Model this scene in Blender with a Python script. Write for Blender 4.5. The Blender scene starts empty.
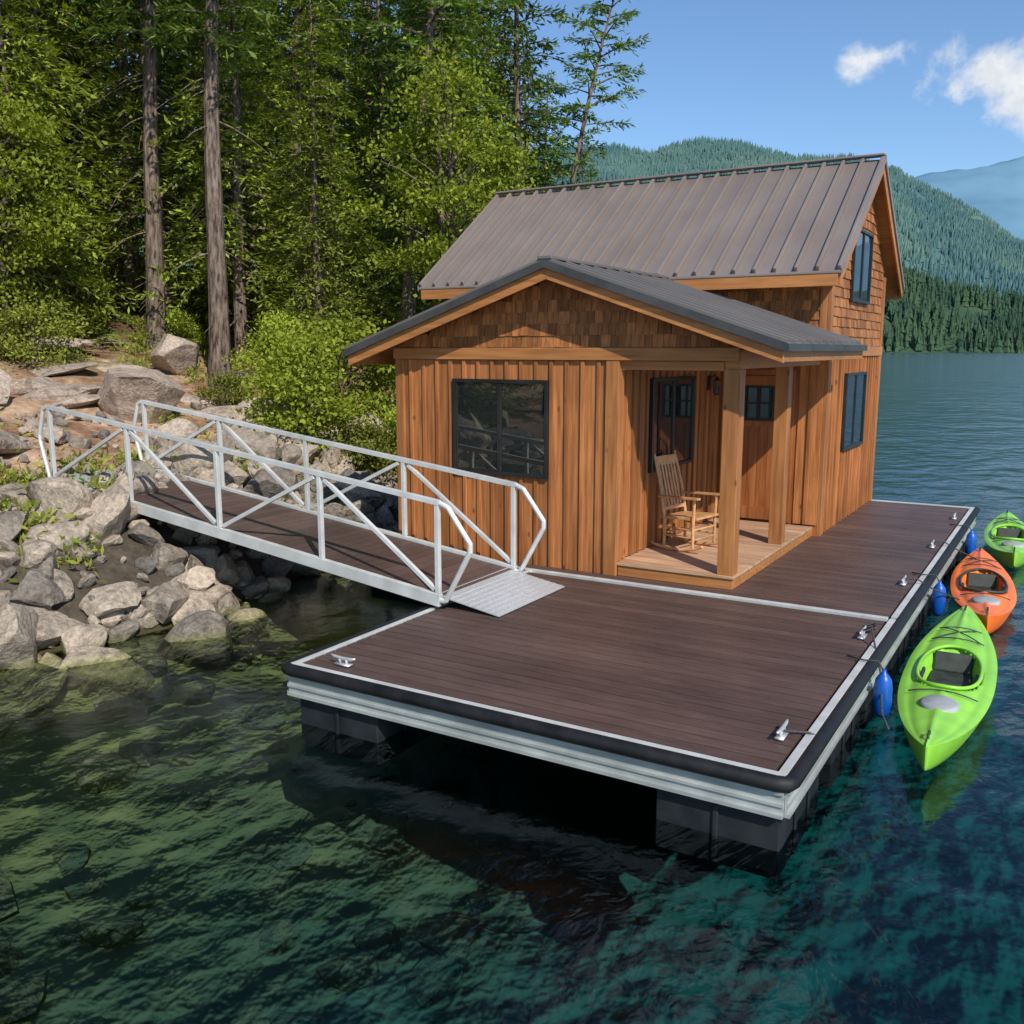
import bpy, math, random, bmesh
import numpy as np
from mathutils import Vector, Matrix, Euler
random.seed(5)
scene=bpy.context.scene
COL=scene.collection
WL=-0.52   # water level (deck top = 0)

# ------------------------------------------------------------------ materials
def newmat(name):
    m=bpy.data.materials.new(name); m.use_nodes=True
    nt=m.node_tree; b=nt.nodes['Principled BSDF']
    return m,nt,b
def matte(name):
    m=bpy.data.materials.new(name); m.use_nodes=True; nt=m.node_tree; nt.nodes.clear()
    o=nt.nodes.new('ShaderNodeOutputMaterial'); b=nt.nodes.new('ShaderNodeBsdfDiffuse'); nt.links.new(b.outputs[0],o.inputs['Surface'])
    return m,nt,b,o
def N(nt,t,**k):
    n=nt.nodes.new(t)
    for a,v in k.items(): setattr(n,a,v)
    return n
def L(nt,a,b): nt.links.new(a,b)
def math_(nt,op,a,b=None,clamp=False):
    n=N(nt,'ShaderNodeMath',operation=op); n.use_clamp=clamp
    for i,x in enumerate((a,b)):
        if x is None: continue
        if isinstance(x,(int,float)): n.inputs[i].default_value=x
        else: L(nt,x,n.inputs[i])
    return n.outputs[0]
def mixc(nt,f,a,b,mode='MIX'):
    n=N(nt,'ShaderNodeMix',data_type='RGBA',blend_type=mode)
    for i,x in ((0,f),(6,a),(7,b)):
        if isinstance(x,(int,float)): n.inputs[i].default_value=x
        elif isinstance(x,(tuple,list)): n.inputs[i].default_value=(x[0],x[1],x[2],1)
        else: L(nt,x,n.inputs[i])
    return n.outputs[2]
def noise(nt,vec,scale,detail=5,rough=.55,dist=0):
    n=N(nt,'ShaderNodeTexNoise'); n.inputs['Scale'].default_value=scale
    n.inputs['Detail'].default_value=detail; n.inputs['Roughness'].default_value=rough
    n.inputs['Distortion'].default_value=dist
    if vec is not None: L(nt,vec,n.inputs['Vector'])
    return n.outputs['Fac']
def mapr(nt,v,a,b,c=0.,d=1.,smooth=False):
    n=N(nt,'ShaderNodeMapRange'); n.clamp=True
    if smooth: n.interpolation_type='SMOOTHSTEP'
    n.inputs[1].default_value=a;n.inputs[2].default_value=b;n.inputs[3].default_value=c;n.inputs[4].default_value=d
    L(nt,v,n.inputs[0]); return n.outputs[0]
def pmat(name,c1,c2,rough=.5,metal=0,scale=3,stretch=(1,1,1),bump=.0,bdist=.01,island=.0,blotch=.15,spec=.5,rvar=.1,bscale=.7,knots=False,det=4):
    m,nt,b=newmat(name)
    tc=N(nt,'ShaderNodeTexCoord'); mp=N(nt,'ShaderNodeMapping'); mp.inputs['Scale'].default_value=stretch
    L(nt,tc.outputs['Object'],mp.inputs['Vector'])
    geo=N(nt,'ShaderNodeNewGeometry')
    off=N(nt,'ShaderNodeVectorMath',operation='SCALE'); L(nt,geo.outputs['Random Per Island'],off.inputs['Scale'])
    off.inputs[0].default_value=(7.3,3.1,9.7) if island>0 else (0,0,0)
    ad=N(nt,'ShaderNodeVectorMath',operation='ADD'); L(nt,mp.outputs[0],ad.inputs[0]); L(nt,off.outputs[0],ad.inputs[1])
    n1=noise(nt,ad.outputs[0],scale,det,.6)
    col=mixc(nt,mapr(nt,n1,.32,.68),c1,c2)
    if knots:
        vk=N(nt,'ShaderNodeTexVoronoi'); vk.inputs['Scale'].default_value=3.1
        mk=N(nt,'ShaderNodeMapping'); mk.inputs['Scale'].default_value=(1.6,1.6,.8); L(nt,tc.outputs['Object'],mk.inputs['Vector']); L(nt,mk.outputs[0],vk.inputs['Vector'])
        col=mixc(nt,mapr(nt,vk.outputs['Distance'],.055,.12,.75,0),col,(.07,.028,.012))
    n2=noise(nt,tc.outputs['Object'],bscale,2)
    v=mapr(nt,n2,.3,.7,1-blotch,1+blotch)
    if island>0:
        v=math_(nt,'MULTIPLY',v,mapr(nt,geo.outputs['Random Per Island'],0,1,1-island,1+island))
    vm=N(nt,'ShaderNodeVectorMath',operation='SCALE'); L(nt,col,vm.inputs[0]); L(nt,v,vm.inputs['Scale'])
    L(nt,vm.outputs[0],b.inputs['Base Color'])
    b.inputs['Metallic'].default_value=metal
    b.inputs['Specular IOR Level'].default_value=spec
    L(nt,mapr(nt,n1,.3,.7,rough-rvar,rough+rvar),b.inputs['Roughness'])
    if bump>0:
        bp=N(nt,'ShaderNodeBump'); bp.inputs['Strength'].default_value=bump; bp.inputs['Distance'].default_value=bdist
        L(nt,n1,bp.inputs['Height']); L(nt,bp.outputs[0],b.inputs['Normal'])
    return m
m_board=pmat('cedar_boards',(.21,.074,.023),(.42,.165,.052),.55,scale=2.6,stretch=(9,9,.5),bump=.4,bdist=.007,island=.27,blotch=.2,spec=.35,knots=True)
m_shing=pmat('cedar_shingles',(.19,.068,.022),(.39,.158,.052),.65,scale=3,stretch=(9,9,1.2),bump=.4,bdist=.006,island=.38,blotch=.12,spec=.25)
m_trim=pmat('cedar_trim_x',(.29,.112,.034),(.45,.195,.063),.5,scale=2,stretch=(.6,9,9),bump=.2,bdist=.004,island=.12,spec=.35)
m_trimz=pmat('cedar_trim_z',(.23,.088,.027),(.41,.172,.055),.5,scale=2,stretch=(9,9,.6),bump=.2,bdist=.004,island=.14,spec=.35,knots=True)
m_porch=pmat('porch_boards',(.34,.19,.11),(.54,.34,.21),.6,scale=2,stretch=(1,9,9),bump=.2,bdist=.004,island=.15)
m_door=pmat('door_wood',(.20,.06,.016),(.34,.12,.035),.4,scale=2,stretch=(9,9,.6),island=.1)
m_deck=pmat('composite_deck',(.070,.043,.035),(.105,.066,.055),.5,scale=3,stretch=(1.2,14,14),bump=.25,bdist=.003,island=.18,blotch=.16,spec=.4,bscale=1.1)
m_alu=pmat('aluminium',(.50,.51,.52),(.68,.69,.70),.42,metal=.55,scale=6,bump=.05,blotch=.08)
m_alu2=pmat('painted_aluminium',(.54,.55,.53),(.68,.69,.67),.45,metal=.3,scale=4,blotch=.1)
m_chan=pmat('channel_aluminium',(.33,.355,.34),(.46,.485,.46),.42,metal=.35,scale=3,stretch=(1,1,3),blotch=.15)
m_tread=pmat('tread_plate',(.46,.47,.48),(.64,.65,.66),.4,metal=.4,scale=20,stretch=(1,4,4),bump=.3,bdist=.004)
m_rub=pmat('black_rubber',(.007,.007,.008),(.016,.016,.017),.55,scale=5,bump=.1,spec=.3)
m_float=pmat('float_plastic',(.007,.010,.012),(.018,.022,.024),.6,scale=4,bump=.2,spec=.25)
m_gap=pmat('joist_gap_shadow',(.005,.004,.004),(.009,.008,.008),.9,scale=4,spec=.1)  # near-black colour stands in for shadow in the deck board gaps
m_roof=pmat('brown_metal_roof',(.225,.182,.160),(.27,.222,.196),.36,metal=.25,scale=.8,blotch=.06,rvar=.05,island=.04)
m_roof2=pmat('grey_metal_roof',(.15,.137,.13),(.185,.168,.158),.38,metal=.25,scale=.8,blotch=.05,rvar=.04)
m_fascm=pmat('dark_metal_trim',(.055,.055,.055),(.085,.083,.08),.4,metal=.3,scale=3)
m_black=pmat('black_frame',(.012,.012,.013),(.022,.022,.022),.35,scale=3)
m_rope=pmat('rope',(.02,.02,.022),(.08,.08,.08),.8,scale=60)
m_blue=pmat('blue_vinyl',(.0,.06,.30),(.01,.09,.42),.35,scale=3)
m_green=pmat('green_plastic',(.20,.50,.03),(.28,.61,.06),.36,scale=3,blotch=.05,bump=.03)
m_orange=pmat('orange_plastic',(.78,.13,.012),(.90,.20,.02),.36,scale=3,blotch=.08,bump=.03)
m_hatch=pmat('grey_hatch',(.18,.2,.2),(.34,.36,.36),.5,scale=3)
m_seat=pmat('black_foam',(.015,.02,.015),(.04,.05,.04),.6,scale=10)
m_chair=pmat('chair_wood',(.42,.20,.08),(.62,.34,.15),.5,scale=4,stretch=(3,3,3),island=.15)
# glass
m_glass,nt,b=newmat('window_glass')
b.inputs['Base Color'].default_value=(.010,.014,.014,1); b.inputs['Roughness'].default_value=.02; b.inputs['Specular IOR Level'].default_value=1.0
b.inputs['IOR'].default_value=1.65
tc=N(nt,'ShaderNodeTexCoord'); bp=N(nt,'ShaderNodeBump'); bp.inputs['Strength'].default_value=.15; bp.inputs['Distance'].default_value=.01
L(nt,noise(nt,tc.outputs['Object'],1.5,1),bp.inputs['Height']); L(nt,bp.outputs[0],b.inputs['Normal'])
# foliage
def leafmat(name,c1,c2,trans=.3):
    m,nt,b,o=matte(name)
    geo=N(nt,'ShaderNodeNewGeometry'); oi=N(nt,'ShaderNodeObjectInfo')
    col=mixc(nt,geo.outputs['Random Per Island'],c1,c2)
    vm=N(nt,'ShaderNodeVectorMath',operation='SCALE'); L(nt,col,vm.inputs[0]); L(nt,mapr(nt,oi.outputs['Random'],0,1,.65,1.3),vm.inputs['Scale'])
    L(nt,vm.outputs[0],b.inputs['Color'])
    tr=N(nt,'ShaderNodeBsdfTranslucent')
    tcx=mixc(nt,1.0,vm.outputs[0],(1.3,1.35,.45),'MULTIPLY'); L(nt,tcx,tr.inputs['Color'])
    mx=N(nt,'ShaderNodeMixShader'); mx.inputs[0].default_value=trans
    L(nt,b.outputs[0],mx.inputs[1]); L(nt,tr.outputs[0],mx.inputs[2]); L(nt,mx.outputs[0],o.inputs['Surface'])
    return m
m_need=leafmat('conifer_needles',(.065,.115,.03),(.20,.28,.07))
m_need2=leafmat('cedar_sprays',(.12,.17,.02),(.33,.38,.07))
m_leaf=leafmat('broad_leaves',(.16,.21,.02),(.40,.45,.07),.38)
m_under=leafmat('undergrowth_leaves',(.09,.12,.02),(.34,.36,.07),.3)
def barkmat():
    m,nt,b,o=matte('bark'); tc=N(nt,'ShaderNodeTexCoord'); mp=N(nt,'ShaderNodeMapping'); mp.inputs['Scale'].default_value=(4,4,.8); L(nt,tc.outputs['Object'],mp.inputs[0])
    n1=noise(nt,mp.outputs[0],4,4,.65); L(nt,mixc(nt,mapr(nt,n1,.35,.65),(.045,.032,.026),(.24,.185,.145)),b.inputs['Color'])
    bp=N(nt,'ShaderNodeBump'); bp.inputs['Strength'].default_value=.9; bp.inputs['Distance'].default_value=.03; L(nt,n1,bp.inputs['Height']); L(nt,bp.outputs[0],b.inputs['Normal']); return m
m_bark=barkmat()
def farmat(name,c1,c2,sc=.006):
    m,nt,b,o=matte(name); geo=N(nt,'ShaderNodeNewGeometry'); tc=N(nt,'ShaderNodeTexCoord')
    n1=noise(nt,tc.outputs['Object'],sc,4)
    f=math_(nt,'ADD',math_(nt,'MULTIPLY',geo.outputs['Random Per Island'],.3),math_(nt,'MULTIPLY',mapr(nt,n1,.38,.62),.7))
    L(nt,mixc(nt,f,c1,c2),b.inputs['Color'])
    return m
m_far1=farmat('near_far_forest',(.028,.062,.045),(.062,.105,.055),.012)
m_far2=farmat('mid_forest_haze_tint',(.055,.125,.145),(.118,.195,.155),.0035)  # aerial haze painted into the base colour as a bluish tint
m_far3=farmat('far_forest_haze_tint',(.105,.215,.31),(.135,.255,.35),.0012)  # paler, bluer base colour carries the painted distance haze

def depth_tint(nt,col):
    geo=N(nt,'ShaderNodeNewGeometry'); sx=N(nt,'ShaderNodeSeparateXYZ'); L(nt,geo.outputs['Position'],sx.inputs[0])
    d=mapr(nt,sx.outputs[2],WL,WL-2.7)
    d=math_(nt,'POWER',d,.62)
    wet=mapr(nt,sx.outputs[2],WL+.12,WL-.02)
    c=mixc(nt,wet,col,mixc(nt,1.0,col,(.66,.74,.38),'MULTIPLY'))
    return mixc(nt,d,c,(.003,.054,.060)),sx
def rockmat(name,c1,c2,c3):
    m,nt,b,o=matte(name); tc=N(nt,'ShaderNodeTexCoord'); geo=N(nt,'ShaderNodeNewGeometry')
    n1=noise(nt,tc.outputs['Object'],3.5,5,.65); n2=noise(nt,tc.outputs['Object'],18,4,.7)
    c=mixc(nt,geo.outputs['Random Per Island'],c1,c2)
    c=mixc(nt,mapr(nt,n1,.48,.72),c,c3)
    vm=N(nt,'ShaderNodeVectorMath',operation='SCALE'); L(nt,c,vm.inputs[0]); L(nt,mapr(nt,n2,.3,.7,.6,1.3),vm.inputs['Scale'])
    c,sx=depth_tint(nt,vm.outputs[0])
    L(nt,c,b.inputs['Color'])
    bp=N(nt,'ShaderNodeBump'); bp.inputs['Strength'].default_value=1; bp.inputs['Distance'].default_value=.06
    L(nt,math_(nt,'ADD',n1,math_(nt,'MULTIPLY',n2,.35)),bp.inputs['Height']); L(nt,bp.outputs[0],b.inputs['Normal'])
    return m
m_rock=rockmat('shore_rock',(.17,.15,.13),(.48,.39,.30),(.11,.095,.08))
m_rock2=rockmat('boulder_rock',(.34,.28,.235),(.46,.365,.29),(.17,.135,.11))
# ground
m_ground,nt,b,o=matte('ground_soil_and_lakebed')
tc=N(nt,'ShaderNodeTexCoord')
n1=noise(nt,tc.outputs['Object'],.9,5,.62); n2=noise(nt,tc.outputs['Object'],6,5,.7); n3=noise(nt,tc.outputs['Object'],.35,3)
c=mixc(nt,mapr(nt,n1,.4,.62),(.24,.135,.08),(.48,.33,.22))
geo=N(nt,'ShaderNodeNewGeometry'); sx=N(nt,'ShaderNodeSeparateXYZ'); L(nt,geo.outputs['Position'],sx.inputs[0])
c=mixc(nt,mapr(nt,sx.outputs[2],.75,.35),c,(.085,.068,.052))
ff=mapr(nt,math_(nt,'ADD',sx.outputs[2],math_(nt,'MULTIPLY',n3,2.5)),3.0,4.8)
c=mixc(nt,ff,c,mixc(nt,mapr(nt,n1,.45,.6),(.10,.06,.035),(.09,.14,.025)))
vm=N(nt,'ShaderNodeVectorMath',operation='SCALE'); L(nt,c,vm.inputs[0]); L(nt,mapr(nt,n2,.3,.7,.55,1.35),vm.inputs['Scale'])
wv=N(nt,'ShaderNodeTexNoise'); wv.inputs['Scale'].default_value=1.3; wv.inputs['Detail'].default_value=1; L(nt,tc.outputs['Object'],wv.inputs['Vector'])
wa=N(nt,'ShaderNodeVectorMath',operation='MULTIPLY_ADD'); L(nt,wv.outputs['Color'],wa.inputs[0]); wa.inputs[1].default_value=(.5,.5,.5); L(nt,tc.outputs['Object'],wa.inputs[2])
vo=N(nt,'ShaderNodeTexVoronoi'); vo.inputs['Scale'].default_value=2.0; L(nt,wa.outputs[0],vo.inputs['Vector'])
cob=mixc(nt,mapr(nt,vo.outputs['Distance'],.1,.65),(.46,.41,.24),(.28,.26,.13))
vs=N(nt,'ShaderNodeSeparateXYZ'); L(nt,vo.outputs['Color'],vs.inputs[0])
cm=N(nt,'ShaderNodeVectorMath',operation='SCALE'); L(nt,cob,cm.inputs[0]); L(nt,mapr(nt,vs.outputs[0],0,1,.65,1.05),cm.inputs['Scale'])
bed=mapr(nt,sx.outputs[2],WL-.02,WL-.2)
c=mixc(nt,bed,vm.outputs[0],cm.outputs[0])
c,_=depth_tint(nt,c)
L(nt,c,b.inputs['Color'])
bp=N(nt,'ShaderNodeBump'); bp.inputs['Distance'].default_value=.12
L(nt,mapr(nt,sx.outputs[2],WL-.6,WL+.05,.08,.9),bp.inputs['Strength'])
L(nt,math_(nt,'ADD',n1,math_(nt,'MULTIPLY',n2,.3)),bp.inputs['Height']); L(nt,bp.outputs[0],b.inputs['Normal'])
# water
m_water=bpy.data.materials.new('lake_water'); m_water.use_nodes=True; nt=m_water.node_tree; nt.nodes.clear()
out=N(nt,'ShaderNodeOutputMaterial'); geo=N(nt,'ShaderNodeNewGeometry')
mp=N(nt,'ShaderNodeMapping'); mp.inputs['Rotation'].default_value=(0,0,math.radians(-25)); mp.inputs['Scale'].default_value=(1,.66,1)
L(nt,geo.outputs['Position'],mp.inputs['Vector'])
a=noise(nt,mp.outputs[0],.5,1,.5,.2); c2=noise(nt,mp.outputs[0],1.8,1,.4,.3); c3=noise(nt,mp.outputs[0],6.5,3,.55,.3)
sx=N(nt,'ShaderNodeSeparateXYZ'); L(nt,geo.outputs['Position'],sx.inputs[0])
calm=mapr(nt,math_(nt,'ADD',sx.outputs[0],math_(nt,'MULTIPLY',sx.outputs[1],.16)),-6,4.5,.38,1.3)
patch=mapr(nt,noise(nt,geo.outputs['Position'],.12,2),.35,.65,.6,1.3)
hgt=math_(nt,'ADD',math_(nt,'MULTIPLY',a,.09),math_(nt,'ADD',math_(nt,'MULTIPLY',c2,.046),math_(nt,'MULTIPLY',math_(nt,'MULTIPLY',c3,patch),.014)))
hgt=math_(nt,'MULTIPLY',hgt,calm)
bp=N(nt,'ShaderNodeBump'); bp.inputs['Strength'].default_value=1; bp.inputs['Distance'].default_value=1.0; L(nt,hgt,bp.inputs['Height'])
fr=N(nt,'ShaderNodeFresnel'); fr.inputs['IOR'].default_value=1.33; L(nt,bp.outputs[0],fr.inputs['Normal'])
gl=N(nt,'ShaderNodeBsdfGlossy'); gl.inputs['Roughness'].default_value=.13; gl.inputs['Color'].default_value=(.90,.97,1,1); L(nt,bp.outputs[0],gl.inputs['Normal'])
tr=N(nt,'ShaderNodeBsdfTransparent'); tr.inputs['Color'].default_value=(.92,.99,.97,1)
mx=N(nt,'ShaderNodeMixShader'); L(nt,fr.outputs[0],mx.inputs[0]); L(nt,tr.outputs[0],mx.inputs[1]); L(nt,gl.outputs[0],mx.inputs[2])
L(nt,mx.outputs[0],out.inputs['Surface'])

# ------------------------------------------------------------------ mesh helpers
class MB:
    def __init__(s): s.v=[];s.f=[];s.m=[]
    def add(s,vs,fs,m=0):
        o=len(s.v); s.v+= [tuple(v) for v in vs]; s.f+=[tuple(i+o for i in f) for f in fs]; s.m+=[m]*len(fs)
    def box(s,x0,x1,y0,y1,z0,z1,m=0):
        if x0>x1:x0,x1=x1,x0
        if y0>y1:y0,y1=y1,y0
        s.add([(x0,y0,z0),(x1,y0,z0),(x1,y1,z0),(x0,y1,z0),(x0,y0,z1),(x1,y0,z1),(x1,y1,z1),(x0,y1,z1)],
              [(0,3,2,1),(4,5,6,7),(0,1,5,4),(1,2,6,5),(2,3,7,6),(3,0,4,7)],m)
    def beam(s,p0,p1,w,h,m=0,up=(0,0,1)):
        p0=Vector(p0);p1=Vector(p1);d=(p1-p0).normalized();u=Vector(up)
        r=d.cross(u)
        if r.length<1e-4: r=d.cross(Vector((1,0,0)))
        r.normalize();u=r.cross(d).normalized();r*=w/2;u*=h/2
        s.add([p0-r-u,p0+r-u,p0+r+u,p0-r+u,p1-r-u,p1+r-u,p1+r+u,p1-r+u],
              [(0,3,2,1),(4,5,6,7),(0,1,5,4),(1,2,6,5),(2,3,7,6),(3,0,4,7)],m)
    def extr(s,poly,vec,m=0):
        n=len(poly);vec=Vector(vec);a=[Vector(p) for p in poly];b=[p+vec for p in a]
        s.add(a+b,[tuple(range(n-1,-1,-1)),tuple(range(n,2*n))]+[(i,(i+1)%n,n+(i+1)%n,n+i) for i in range(n)],m)
    def tube(s,pts,r,n=8,m=0,closed=False):
        pts=[Vector(p) for p in pts];k=len(pts);vs=[];fs=[]
        rr=r if isinstance(r,(list,tuple)) else [r]*k
        pu=None
        for i,p in enumerate(pts):
            if closed: d=pts[(i+1)%k]-pts[i-1]
            else: d=pts[min(i+1,k-1)]-pts[max(i-1,0)]
            d.normalize()
            ref=pu if pu else (Vector((0,0,1)) if abs(d.z)<.9 else Vector((1,0,0)))
            a=d.cross(ref)
            if a.length<1e-4: a=d.cross(Vector((1,0,0)))
            a.normalize();b=a.cross(d).normalized();pu=b
            for j in range(n):
                t=2*math.pi*j/n; vs.append(p+a*math.cos(t)*rr[i]+b*math.sin(t)*rr[i])
        for i in range(k if closed else k-1):
            i2=(i+1)%k
            for j in range(n):
                fs.append((i*n+j,i*n+(j+1)%n,i2*n+(j+1)%n,i2*n+j))
        if not closed: fs+= [tuple(range(n-1,-1,-1)),tuple((k-1)*n+j for j in range(n))]
        s.add(vs,fs,m)
    def obj(s,name,mats,parent=None,bevel=0,smooth=False,loc=None,rot=None):
        me=bpy.data.meshes.new(name); me.from_pydata(s.v,[],s.f)
        for m in (mats if isinstance(mats,(list,tuple)) else [mats]): me.materials.append(m)
        me.polygons.foreach_set('material_index',s.m)
        bm=bmesh.new(); bm.from_mesh(me); bmesh.ops.recalc_face_normals(bm,faces=bm.faces); bm.to_mesh(me); bm.free()
        if smooth: me.polygons.foreach_set('use_smooth',[True]*len(me.polygons))
        o=bpy.data.objects.new(name,me); COL.objects.link(o)
        if bevel>0:
            bv=o.modifiers.new('bevel','BEVEL'); bv.width=bevel; bv.segments=2; bv.limit_method='ANGLE'; bv.angle_limit=math.radians(50)
        if parent: o.parent=parent
        if loc: o.location=loc
        if rot: o.rotation_euler=rot
        return o
def empty(name):
    o=bpy.data.objects.new(name,None); COL.objects.link(o); return o
def npmesh(name,V,F,mats,midx=None,smooth=False,link=True):
    V=np.asarray(V,dtype=np.float32);F=np.asarray(F,dtype=np.int32);k=F.shape[1];me=bpy.data.meshes.new(name)
    me.vertices.add(len(V)); me.vertices.foreach_set('co',V.ravel())
    me.loops.add(F.size); me.loops.foreach_set('vertex_index',F.ravel())
    me.polygons.add(len(F)); me.polygons.foreach_set('loop_start',np.arange(0,F.size,k,dtype=np.int32))
    try: me.polygons.foreach_set('loop_total',np.full(len(F),k,dtype=np.int32))
    except Exception: pass
    for m in mats: me.materials.append(m)
    if midx is not None: me.polygons.foreach_set('material_index',np.asarray(midx,dtype=np.int32))
    me.polygons.foreach_set('use_smooth',np.full(len(F),smooth))
    me.update(calc_edges=True); me.validate()
    if not link: return me
    o=bpy.data.objects.new(name,me); COL.objects.link(o); return o
_T=np.random.default_rng(3).random((256,256))
def vn(x,y):
    xi=np.floor(x).astype(int);yi=np.floor(y).astype(int);fx=x-xi;fy=y-yi
    fx=fx*fx*(3-2*fx);fy=fy*fy*(3-2*fy);a=xi&255;b=yi&255;a1=(xi+1)&255;b1=(yi+1)&255
    return (_T[a,b]*(1-fx)+_T[a1,b]*fx)*(1-fy)+(_T[a,b1]*(1-fx)+_T[a1,b1]*fx)*fy
def fbm(x,y,o=4):
    r=0;am=.5
    for i in range(o): r=r+am*(vn(x*2**i+17*i,y*2**i+31*i)-.5);am*=.5
    return r

# ------------------------------------------------------------------ terrain
def shore_x(y):
    y=np.asarray(y,float)
    return -7.9+.4*np.sin(y*.45+.5)+.2*np.sin(y*1.3)-.8*np.maximum(y-19,0)
def gh(x,y):
    x=np.asarray(x,float);y=np.asarray(y,float)
    s=shore_x(y)-x
    land=np.interp(s,[0,.8,2.0,3.0,8,20,60,250,1000],[WL,.0,.66,.85,1.95,5.4,17,50,80])
    bed=WL-5.5*(1-np.exp(s/9.0))
    z=np.where(s>0,land,bed)
    am=np.clip(np.abs(s)/3,0.1,1)
    z=z+am*(fbm(x*.35,y*.35,4)*.9*np.where(s>0,1,.35)+fbm(x*1.7,y*1.7,3)*.25*(s>-1))
    return z
def axis(lo,hi,st,far,g=1.18):
    a=list(np.arange(lo,hi,st));d=st;x=hi
    while x<far: a.append(x);d*=g;x+=d
    a.append(far);d=st;x=lo;b=[]
    while x>-far: 
        d*=g;x-=d;b.append(x)
    return np.array(b[::-1]+a)
xs=axis(-36,6,.28,14000);ys=axis(-12,30,.3,14000)
XX,YY=np.meshgrid(xs,ys,indexing='ij');ZZ=gh(XX,YY)
nx,ny=len(xs),len(ys);idx=np.arange(nx*ny).reshape(nx,ny)
F=np.stack([idx[:-1,:-1],idx[1:,:-1],idx[1:,1:],idx[:-1,1:]],-1).reshape(-1,4)
npmesh('ground',np.stack([XX,YY,ZZ],-1).reshape(-1,3),F,[m_ground],smooth=True)
w=MB(); w.add([(-14000,-14000,WL),(14000,-14000,WL),(14000,14000,WL),(-14000,14000,WL)],[(0,1,2,3)]); w.obj('lake_water',m_water)

# ------------------------------------------------------------------ rocks
def ico(sub):
    bm=bmesh.new(); bmesh.ops.create_icosphere(bm,subdivisions=sub,radius=1)
    v=np.array([q.co[:] for q in bm.verts]);f=np.array([[q.index for q in p.verts] for p in bm.faces]);bm.free();return v,f
def rockv(rs,base,planes=17):
    v=base.copy()
    for k in range(planes):
        n=rs.normal(size=3);n/=np.linalg.norm(n);d=rs.uniform(.45,.76);p=v@n;mk=p>d
        v[mk]-=((p[mk]-d)*.99)[:,None]*n
    v+=.012*(np.sin(v[:,[1,2,0]]*7+rs.random(3)*6)+.5*np.sin(v[:,[2,0,1]]*15+rs.random(3)*6))
    return v*1.15
def rotm(rs,tilt=1.0):
    return np.array(Euler((rs.uniform(-1,1)*tilt,rs.uniform(-1,1)*tilt,rs.uniform(0,6.28))).to_matrix())
def rockfield(name,pts,sizes,sub,mat,flat=(.55,.9),seed=1,tilt=.5,sink=.15):
    rs=np.random.default_rng(seed);bv,bf=ico(sub);var=[rockv(rs,bv) for _ in range(18)];V=[];Fq=[];o=0
    for (x,y),sz in zip(pts,sizes):
        v=var[rs.integers(18)]*np.array([1,rs.uniform(.6,1),rs.uniform(*flat)])*sz
        v=v@rotm(rs,tilt).T; z=float(gh(x,y)); v=v+np.array([x,y,z+sz*sink])
        V.append(v);Fq.append(bf+o);o+=len(v)
    return npmesh(name,np.concatenate(V),np.concatenate(Fq),[mat])
rs=np.random.default_rng(21)
P=[];S=[]
for i in range(900):
    y=rs.uniform(-6,13);s=rs.uniform(-.5,2.8);sz=rs.choice([.16,.23,.32,.44,.58],p=[.32,.28,.22,.14,.04])*rs.uniform(.8,1.2)
    x=float(shore_x(y))-s
    if -10.9<x and 1.9<y<3.6: sz=min(sz,.34)
    P.append((x,y));S.append(sz)
rockfield('shore_rocks',P,S,3,m_rock,flat=(.42,.75),seed=2,tilt=.7,sink=.2)
P=[];S=[]
for i in range(700):
    y=rs.uniform(-6,13);s=rs.uniform(-.9,6);P.append((float(shore_x(y))-s,y));S.append(rs.uniform(.05,.16))
rockfield('shore_gravel',P,S,2,m_rock,seed=12,tilt=.9,sink=.35)
P=[];S=[]
for i in range(105):
    y=rs.uniform(-4,22);s=rs.uniform(3,13);P.append((float(shore_x(y))-s,y));S.append(rs.choice([.2,.35,.6,.95],p=[.35,.3,.22,.13])*rs.uniform(.8,1.3))
rockfield('bank_rocks',P,S,3,m_rock2,flat=(.16,.36),seed=3,tilt=.15,sink=.04)
P=[];S=[]
for i in range(230):
    y=rs.uniform(-9,12);s=-rs.uniform(.3,4.6);P.append((float(shore_x(y))-s,y));S.append(rs.choice([.12,.2,.3,.42])*rs.uniform(.8,1.3))
rockfield('lakebed_rocks',P,S,2,m_rock,flat=(.35,.6),seed=4,tilt=.3,sink=.05)
for i,(x,y,sz,sd) in enumerate([(-13.4,5.7,1.05,8),(-12.2,7.7,.65,9),(-16.5,9.2,.8,10),(-11.3,4.7,.5,12),(-10.6,8.6,.7,13),(-14.6,3.6,.6,14)]):
    r=np.random.default_rng(sd);bv,bf=ico(5);v=rockv(r,bv,14)*np.array([1,.8,.75])*sz@rotm(r,.25).T+np.array([x,y,float(gh(x,y))+sz*.32])
    npmesh('boulder',v,bf,[m_rock2])

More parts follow.
